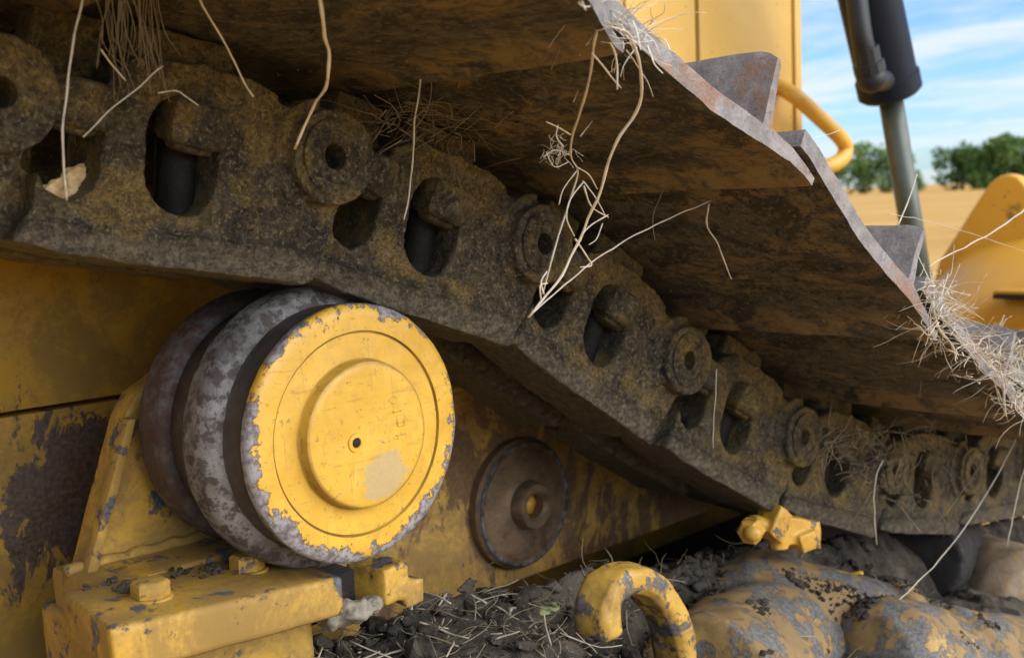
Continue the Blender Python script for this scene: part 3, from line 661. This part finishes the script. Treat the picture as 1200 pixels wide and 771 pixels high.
def shoe_bm(seed, clip=0.):
    rs = []
    for (a, b_), (c, d) in zip(prof, prof[1:]):
        n = max(1, int(abs(c - a) // 5))
        for k in range(n): rs.append((a + (c - a) * k / n, b_ + (d - b_) * k / n))
    rs.append(prof[-1]); th = 12.5
    top = []
    for i, (u, v) in enumerate(rs):
        d = Vector((rs[min(i + 1, len(rs) - 1)][0] - rs[max(i - 1, 0)][0], rs[min(i + 1, len(rs) - 1)][1] - rs[max(i - 1, 0)][1])).normalized()
        k = th * (.42 + .58 * min(1, (len(rs) - 1 - i) / 9)); top.append((u - d.y * k, v + d.x * k))
    b = bmesh.new(); ys = [-.204 + .532 * k / 84 for k in range(85)]; loops = []
    ring = rs + top[::-1]; nb = len(rs)
    for y in ys:
        lp = []
        y_ = y
        for i, (u, v) in enumerate(ring):
            y = y_; p = Vector((u / 1000, y, v / 1000)); q = p * 26 + Vector((seed * 7.3, 0, 0))
            e = .0018 * mn.noise(Vector((p.x * 22 + seed, p.z * 30, 1.3))) if abs(y - ys[0]) < .012 else 0
            lip_ = .0016 * mn.noise(Vector((y * 24, seed, .4))) * max(0, min(1, (u - 215) / 25))
            if clip and y < 0: p.y = y = y - max(0, min(.08, (.243 - p.x) * clip)) * y / ys[0]
            lp.append(b.verts.new((p.x + .0008 * mn.noise(q) + lip_, y + e, p.z + .0008 * mn.noise(q * 1.3 + Vector((5, 1, 2))) + .0006 * mn.noise(q * 5))))
        loops.append(lp)
    n = len(ring)
    for a, c in zip(loops, loops[1:]):
        for k in range(n):
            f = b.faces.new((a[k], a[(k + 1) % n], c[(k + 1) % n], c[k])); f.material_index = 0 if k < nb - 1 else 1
    for lp, rev in ((loops[0], False), (loops[-1], True)):
        for k in range(nb - 1):
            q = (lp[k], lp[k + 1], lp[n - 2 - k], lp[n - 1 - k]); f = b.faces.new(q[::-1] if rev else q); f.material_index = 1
    bmesh.ops.recalc_face_normals(b, faces=b.faces[:])
    rn = random.Random(int(seed * 100))
    for _ in range(260):
        u = rn.uniform(40, 235); y = rn.uniform(-.19, .25)
        if mn.noise(Vector((u * .02, y * 16, seed))) < -.05: continue
        v = interp(u, prof); r = rn.choice((.0008, .0010, .0013, .0018, .0026)); t = chunk(r, rn, 9)
        bmesh.ops.translate(t, verts=t.verts[:], vec=(u / 1000, y, v / 1000 - r * .15)); add(b, t)
    return b
def grouser_bm(seed):
    b = bmesh.new(); sec = [(186, 66), (187.5, 80), (188.5, 95), (189, 119), (190.2, 122.5), (193, 122.5), (194.5, 119), (195.5, 95), (196.5, 80), (198.5, 66)]
    ys = [-.2035 + .531 * k / 70 for k in range(71)]; L = []
    for i, y in enumerate(ys):
        drop = -.006 if i == 0 else (-.002 if i == 1 else 0)
        L.append([b.verts.new((u / 1000 + .0012 * mn.noise(Vector((y * 30, v * .03, seed))), y + (.004 * mn.noise(Vector((v * .06, seed, 2))) if i == 0 else 0), v / 1000 + ((.0028 * mn.noise(Vector((y * 26, seed, 0))) + drop) if v > 110 else 0))) for u, v in sec])
    for a, c in zip(L, L[1:]):
        for k in range(len(sec) - 1): b.faces.new((a[k], a[k + 1], c[k + 1], c[k]))
    b.faces.new(L[0]); b.faces.new(L[-1][::-1]); bmesh.ops.recalc_face_normals(b, faces=b.faces[:]); return b
LAB = ['rusty track link cut off at the top left with its shoe out of view',
       'track link whose round boss fills the left edge of the photo',
       'large track link with two deep slots above the yellow roller',
       'track link right of the big boss, its shoe edge passing the yellow hood',
       'track link in the middle of the slope, its shoe below the tall grey grouser',
       'muddy track link low on the slope, its shoe edge covered in straw',
       'track link at the foot of the slope with roots hanging over its slot',
       'dark track link just above the mud caked hub',
       'dim track link cut off by the right edge of the photo',
       'last dim track link beyond the adjuster tube', 'far track link hidden behind straw']
for k in range(1, len(PINS)):
    a, c = PINS[k - 1], PINS[k]; ang = math.atan2(c[1] - a[1], c[0] - a[0])
    t = thing('track_link', LAB[k - 1], 'track link', (a[0], D, EYE + a[1]), -ang, 'links of the crawler track')
    obj('link_plate', ME['out'], None, t); obj('link_plate', ME['in'], None, t)
    obj('track_pin', ME['pin'], None, t); obj('bushing', ME['bush'], None, t)
    for q in 'AB':
        nn = obj('nut', ME['nut' + q], None, t)
        if q == 'A': obj('bolt', ME['boltA'], None, nn)
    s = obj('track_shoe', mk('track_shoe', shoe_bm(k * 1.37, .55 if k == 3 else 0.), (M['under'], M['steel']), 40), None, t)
    obj('grouser', mk('grouser', grouser_bm(k * 2.1), M['steel'], 40), None, s)

# added tan lump imitating the lit hull seen through the big link's slot
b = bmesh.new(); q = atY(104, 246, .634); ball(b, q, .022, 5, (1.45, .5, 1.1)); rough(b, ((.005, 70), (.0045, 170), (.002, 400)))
tag(obj('lit_gap_lump', b, M['lit_gap']), 'added tan lump imitating lit hull in the left slot of the link above the roller', 'lit_gap')

# ------------------------------------------------------------------ soil on the track frame
BASE = [(.2, -.36), (.34, -.325), (.42, -.308), (.5, -.306), (.6, -.312), (.68, -.320), (.75, -.336), (.9, -.358), (1.1, -.385), (1.4, -.45), (2, -.55)]
def soil_z(x, y):
    z = interp(x, BASE)
    if y < .54: z -= (.54 - y) * .55
    if x > .575: z -= min(1, (x - .575) / .06) * max(0, min(1, (.655 - y) / .06)) * .060
    if y > .66: z -= (y - .66) * (1.1 if x < .85 else .45)
    p = Vector((x, y, 0))
    return EYE + z + .016 * mn.noise(p * 14) + .011 * mn.noise(p * 34 + Vector((3, 1, 0))) + .006 * mn.noise(p * 80) + .0022 * mn.noise(p * 190)
b = bmesh.new(); nx, ny = 330, 110; g_ = [[b.verts.new((x, y, soil_z(x, y))) for y in (.36 + .42 * j / ny for j in range(ny + 1))] for x in (.22 + 1.5 * i / nx for i in range(nx + 1))]
for i in range(nx):
    for j in range(ny): b.faces.new((g_[i][j], g_[i + 1][j], g_[i + 1][j + 1], g_[i][j + 1]))
rnd = random.Random(11)
for k in range(2600):
    x = rnd.uniform(.3, .95) if k % 5 else rnd.uniform(.8, 1.2); y = rnd.uniform(.42, .72); r = rnd.choice((.0012, .0014, .0016, .0018, .002, .0025, .003, .004, .005, .007, .010)) * rnd.uniform(.7, 1.3)
    t = chunk(r, rnd)
    bmesh.ops.translate(t, verts=t.verts[:], vec=(x, y, soil_z(x, y) + r * .35)); add(b, t)
tag(obj('soil', b, M['soil'], smooth=40), 'dark crumbly soil heaped on the track frame below the roller', 'soil', kind='stuff')
b = bmesh.new()
def wisp(b, p, ln, r, rnd, up=.3, n=5, curl=.5):
    d = Vector((rnd.gauss(0, 1), rnd.gauss(0, 1), rnd.gauss(0, .4) + up)).normalized(); P = [Vector(p)]
    for _ in range(n): d = (d + Vector((rnd.gauss(0, curl), rnd.gauss(0, curl), rnd.gauss(0, curl)))).normalized(); P.append(P[-1] + d * ln / n)
    tube(b, smooth_path(P, 2), r, 5, .5)
for k in range(900):
    x = rnd.uniform(.33, .80) if k % 5 else rnd.uniform(.8, 1.15); y = rnd.uniform(.45, .68); wisp(b, (x, y, soil_z(x, y) + .004), rnd.uniform(.010, .045), rnd.uniform(.0003, .0010), rnd, -.02, 4, .25)
tag(obj('root_litter', b, M['oldstraw']), 'thin dry roots scattered over the dark soil', 'roots', kind='stuff')

from mathutils.bvhtree import BVHTree
trees = [BVHTree.FromBMesh(c_) for c_ in CAST]; b = bmesh.new(); rnd = random.Random(21)
for k in range(16000):
    x, y = rnd.uniform(.66, 1.25), rnd.uniform(.36, .72)
    hit = [h for h in (t_.ray_cast(Vector((x, y, EYE)), Vector((0, 0, -1))) for t_ in trees) if h[0] is not None]
    if not hit: continue
    h = max(hit, key=lambda q: q[0].z)
    if h[1].z < .55 or h[0].z < soil_z(x, y) - .01: continue
    near = soil_z(x, y) > h[0].z - .012
    if mn.noise(Vector((x * 16, y * 16, 4))) + (.5 if near else 0) < .24: continue
    r = rnd.choice((.0008, .0009, .0012, .0014, .0018, .0026, .0040)); t = chunk(r, rnd)
    bmesh.ops.translate(t, verts=t.verts[:], vec=(x, y, h[0].z + r * .1)); add(b, t)
tag(obj('mud_crumbs', b, M['soil'], smooth=40), 'dark mud crumbs lying on the peeling castings', 'mud', kind='stuff')
b = bmesh.new()
for k in range(110):
    x = rnd.uniform(.36, .66) if k % 4 else rnd.uniform(.66, .95); y = rnd.uniform(.46, .66); wisp(b, (x, y, soil_z(x, y) + .005), rnd.uniform(.012, .05), rnd.uniform(.0007, .0016), rnd, -.02, 3, .15)
tag(obj('straw_litter', b, M['midstraw']), 'short pale straw bits lying on the dark soil', 'straw', kind='stuff')
M['cake'] = M['soil']
tag(obj('caked_soil', CAKE, M['cake'], smooth=40), 'dark soil packed round the bolts on the yellow roller bracket', 'soil', kind='stuff')
def ground(px, py):
    """first point of the soil surface along the sight line of a pixel"""
    Y = .45
    while Y < .75:
        q = atY(px, py, Y)
        if q.z < soil_z(q.x, q.y): return q
        Y += .002
    return atY(px, py, .62)
# stones, leaf and chips on the soil
b = bmesh.new(); q = ground(414, 722); q.z += .006; ball(b, q - Vector((0, 0, .002)), .015, 5, (1.45, .9, .34)); rough(b, ((.008, 55), (.005, 130), (.0015, 400)))
tag(obj('stone', b, M['stone']), 'pale flat lumpy stone on the soil below the roller cap', 'stone')
b = bmesh.new(); q = ground(638, 714); ball(b, q, .012, 4, (1.3, .8, .16)); rough(b, ((.005, 70), (.002, 200)))
M['moss'] = mat('pale green leaf', m_flat((.28, .30, .13), .8, 0, .3, 80))
tag(obj('leaf_scrap', b, M['moss']), 'pale green leaf scrap on the soil left of the lifting lug', 'leaf')
b = bmesh.new(); q = atY(990, 680, .62); box(b, q, (.05, .018, .012)); bevel(b, .003); subdiv_long(b, .006); rough(b, ((.004, 50),))
tag(obj('paint_chip', b, M['fit']), 'flat yellow flake lying on soil above the castings', 'flake')

# ------------------------------------------------------------------ straw
ST = 'straw stalks caught in the track'
def stalk(label, pts, r=.0013, m='straw', taper=.75, step=5):
    r *= .64
    b = bmesh.new(); P = smooth_path([atY(*p) for p in pts], step)
    for i, p in enumerate(P): p += Vector((mn.noise(p * 60), mn.noise(p * 60 + Vector((4, 0, 0))), mn.noise(p * 60 + Vector((0, 7, 0))))) * .0012
    o = P[0].copy(); tube(b, P, r, 8, taper); bmesh.ops.translate(b, verts=b.verts[:], vec=-o)
    tag(obj('straw_stalk', b, M[m], loc=o), label, 'straw', ST)
def Yc(pts, Y): return [(x, y, Y) for x, y in pts]
stalk('long pale stalk hanging at far left across the first slot', Yc([(99, -20), (92, 20), (80, 75), (73, 150), (75, 195), (80, 236)], .53), .0014)
stalk('straight pale stalk slanting down towards the first nut from the top edge', Yc([(228, -20), (240, 8), (265, 55), (283, 90), (297, 113)], .53), .0013)
stalk('pale stalk with a bent tip ending on the big round boss', [(370, -20, .44), (377, 15, .45), (384, 60, .47), (383, 100, .49), (364, 132, .52), (347, 174, .54)], .0015)
stalk('straight pale stalk hanging in front of the second pair of slots', Yc([(497, 62), (492, 95), (487, 135), (483, 190), (479, 225), (475, 258)], .56), .0014)
stalk('short pale stalk lying on the shoe at the top edge', Yc([(540, -4), (560, 5), (589, 15)], .60), .0011)
stalk('pale stub hanging from the upper shoe left of the tangled roots', Yc([(668, -6), (664, 18), (659, 42)], .42), .0013)
stalk('dull stalk continuing below the pale stub', Yc([(660, 40), (655, 58), (646, 82)], .43), .0008, 'oldstraw')
stalk('long wavy stalk running through the tangled roots', [(703, 28, .396), (697, 48, .40), (690, 95, .42), (674, 148, .45), (668, 182, .47), (676, 204, .475), (661, 255, .48), (645, 308, .48), (637, 345, .485)], .0015)
stalk('longest pale stalk bending back past the tangled roots', [(716, 34, .392), (738, 40, .392), (750, 76, .395), (750, 122, .41), (722, 168, .43), (703, 222, .45), (680, 280, .47), (652, 332, .48), (621, 371, .49)], .0016)
stalk('pale stalk rising to the right from the tip of the longest stalk', Yc([(834, 234), (798, 250), (752, 272), (700, 303), (655, 340), (620, 372)], .50), .0016, step=6)
stalk('short pale stalk dropping from the high end of the rising stalk', Yc([(831, 238), (828, 262), (842, 288), (858, 327)], .49), .0013)
stalk('dull brown stalk hanging under the middle shoe', Yc([(786, 200), (773, 230), (765, 255), (768, 282)], .52), .0010, 'oldstraw')
stalk('short forked stalk just right of the straw on the shoe edge', Yc([(702, 38), (722, 62), (723, 106)], .40), .0012)
stalk('pale stalk crossing the forked stalk under the shoe edge', Yc([(694, 62), (712, 86), (728, 105)], .402), .0011)
stalk('pale stalk slanting down left beneath the hanging dry grass', Yc([(192, 78), (165, 100), (130, 130), (97, 161)], .555), .0012, 'straw')
stalk('short pale stalk pointing down right in the dry grass', Yc([(118, 58), (130, 74), (147, 95)], .55), .0011)
stalk('pale stalk lying across the top of the first nut', Yc([(185, 108), (206, 106), (219, 113), (233, 122)], .56), .0011)
stalk('dull stalk sticking out sideways above the second nut', Yc([(503, 161), (545, 140), (588, 116)], .58), .0009, 'oldstraw')
stalk('thin stalk hanging straight down over the lower link boss', Yc([(840, 432), (838, 470), (836, 526)], .57), .0010)
stalk('very long stalk crossing the dark lower links to the castings', Yc([(1212, 470), (1190, 515), (1155, 580), (1110, 645), (1070, 687), (1048, 708)], .50), .0013, 'straw')
stalk('thin stalk hanging at the right edge over the mud caked hub', Yc([(1204, 535), (1192, 580), (1180, 640)], .48), .0011)
stalk('dull stalk slanting down left over the lower links', Yc([(1168, 500), (1150, 540), (1130, 572), (1100, 611)], .53), .0013, 'oldstraw')
stalk('short dull stalk crossing the slanting one on the lower links', Yc([(1130, 498), (1135, 535), (1150, 566)], .54), .0010, 'oldstraw')
stalk('thin curved stalk under the lowest shoe tip', Yc([(1088, 402), (1082, 432), (1077, 466)], .47), .0009, 'oldstraw')
stalk('thick stalk slanting across the yellow blade', Yc([(1214, 236), (1170, 268), (1130, 290), (1088, 312)], .42), .0014)
stalk('thin stalk sloping down in front of the blade peak', Yc([(1040, 250), (1080, 258), (1140, 274), (1214, 300)], .42), .0007)
stalk('dark twig standing out in front of the blade', Yc([(1092, 352), (1112, 340), (1137, 315)], .42), .0010, 'oldstraw')
stalk('bare seed stalk standing up beside the cylinder rod', Yc([(1052, 264), (1062, 240), (1074, 205)], .43), .0011)
stalk('thin stalk lying along the tip of the upper shoe', Yc([(930, 168), (962, 160), (985, 152)], .43), .0006)

stalk('pale split stalk hanging below the dry roots on the lower link', Yc([(1034, 540), (1026, 562), (1024, 600), (1028, 638)], .55), .0016)
stalk('dull stalk reaching left along the top of the lower link', Yc([(966, 520), (1000, 508), (1045, 506), (1078, 512)], .56), .0012, 'oldstraw')
stalk('pale stalk lying along the straw covered shoe edge', Yc([(1100, 368), (1130, 400), (1165, 432), (1206, 452)], .40), .0016)
stalk('pale stalk hanging off the shoe edge near the frame corner', Yc([(1172, 436), (1176, 455), (1178, 488)], .395), .0022)
stalk('pale bent stalk hanging from the straw beside the grouser tip', Yc([(1092, 352), (1098, 378), (1112, 402), (1122, 420)], .40), .0022)
def mat_of_straw(name, label, n, spots, r, m, rnd, ln, up=0., curl=.35):
    b = bmesh.new()
    for _ in range(n):
        x, y, Y, sx, sy = rnd.choice(spots); p = atY(x + rnd.gauss(0, sx), y + rnd.gauss(0, sy), Y + rnd.gauss(0, .012))
        wisp(b, p, rnd.uniform(*ln), r * rnd.uniform(.6, 1.4), rnd, up, 4, curl)
    tag(obj(name, b, M[m]), label, 'straw', kind='stuff')
rnd = random.Random(5)
mat_of_straw('straw', 'matted pale straw along the lowest shoe edge', 300, [(1092, 345, .405, 7, 14), (1104, 375, .405, 9, 12), (1130, 400, .40, 12, 10), (1155, 425, .40, 14, 10), (1180, 445, .40, 10, 12), (1178, 412, .42, 20, 10), (1195, 470, .395, 6, 10), (1095, 380, .40, 5, 16)], .0005, 'straw', rnd, (.012, .050), -.05, .25)
mat_of_straw('straw', 'duller tan straw matted into the pale straw on the lowest shoe edge', 260, [(1092, 345, .405, 7, 14), (1104, 375, .405, 9, 12), (1130, 400, .40, 12, 10), (1155, 425, .40, 14, 10), (1180, 445, .40, 10, 12), (1178, 412, .42, 20, 10), (1195, 470, .395, 6, 10), (1095, 380, .40, 5, 16)], .0005, 'tanstraw', rnd, (.012, .050), -.05, .25)
mat_of_straw('straw', 'pale straw matted on the upper shoe edge beside the hood', 90, [(700, 8, .405, 12, 5), (722, 26, .405, 12, 5), (748, 46, .405, 10, 5)], .0005, 'straw', rnd, (.015, .04), -.05, .25)
b = bmesh.new()
for pts, r in (([(683, 212), (698, 232), (709, 252)], .0007), ([(683, 214), (668, 234), (664, 256), (673, 277)], .0008), ([(684, 218), (693, 242), (713, 255)], .0008), ([(712, 252), (690, 266), (676, 284)], .0008),
        ([(674, 280), (686, 298), (693, 311), (680, 313)], .0009), ([(706, 262), (699, 280), (690, 287)], .0006), ([(676, 200), (660, 222), (655, 240)], .0006), ([(676, 196), (690, 205), (700, 222)], .0007), ([(668, 158), (655, 150), (640, 143)], .0009),
        ([(660, 172), (652, 160), (654, 146)], .0008), ([(680, 160), (694, 142)], .0007), ([(668, 182), (650, 176), (637, 184)], .0006), ([(666, 190), (652, 196), (645, 190), (640, 178)], .0005), ([(641, 332), (633, 335), (634, 352)], .0008), ([(637, 345), (634, 330), (641, 318)], .0009), ([(672, 120), (680, 100)], .0005)):
    tube(b, smooth_path([atY(x, y, .472) for x, y in pts], 5), r, 6, .7)
for k in range(26):
    wisp(b, atY(655 + rnd.gauss(0, 9), 178 + rnd.gauss(0, 7), .478), rnd.uniform(.008, .018), .0003, rnd, -.1, 4, .6)
tag(obj('roots', b, M['straw']), 'tangled pale roots hanging below the upper shoe', 'straw', kind='stuff')
mat_of_straw('dry_grass', 'dull dry grass packed behind the second link and under the shoe', 230, [(560, 140, .585, 60, 16), (520, 115, .60, 30, 14), (590, 90, .62, 40, 10), (480, 140, .59, 20, 12), (640, 80, .60, 25, 15)], .0005, 'oldstraw', rnd, (.02, .07), -.05, .22)
mat_of_straw('dry_grass', 'dull roots hanging over the slot of the lower link', 130, [(1020, 520, .565, 20, 18), (1045, 550, .56, 18, 20), (1080, 520, .56, 16, 16), (990, 510, .57, 20, 8)], .0009, 'oldstraw', rnd, (.02, .06), -.6, .4)
b = bmesh.new()
for _ in range(38):
    x = rnd.gauss(148, 20); P = [atY(x, -15, .56), atY(x + rnd.gauss(4, 8), rnd.uniform(20, 50), .56), atY(x + rnd.gauss(10, 14), rnd.uniform(60, 120), .565)]
    tube(b, smooth_path(P, 4), rnd.uniform(.0003, .0007), 5, .5)
tag(obj('dry_grass', b, M['oldstraw']), 'thin tuft of dry grass hanging at the top left', 'dry grass', kind='stuff')
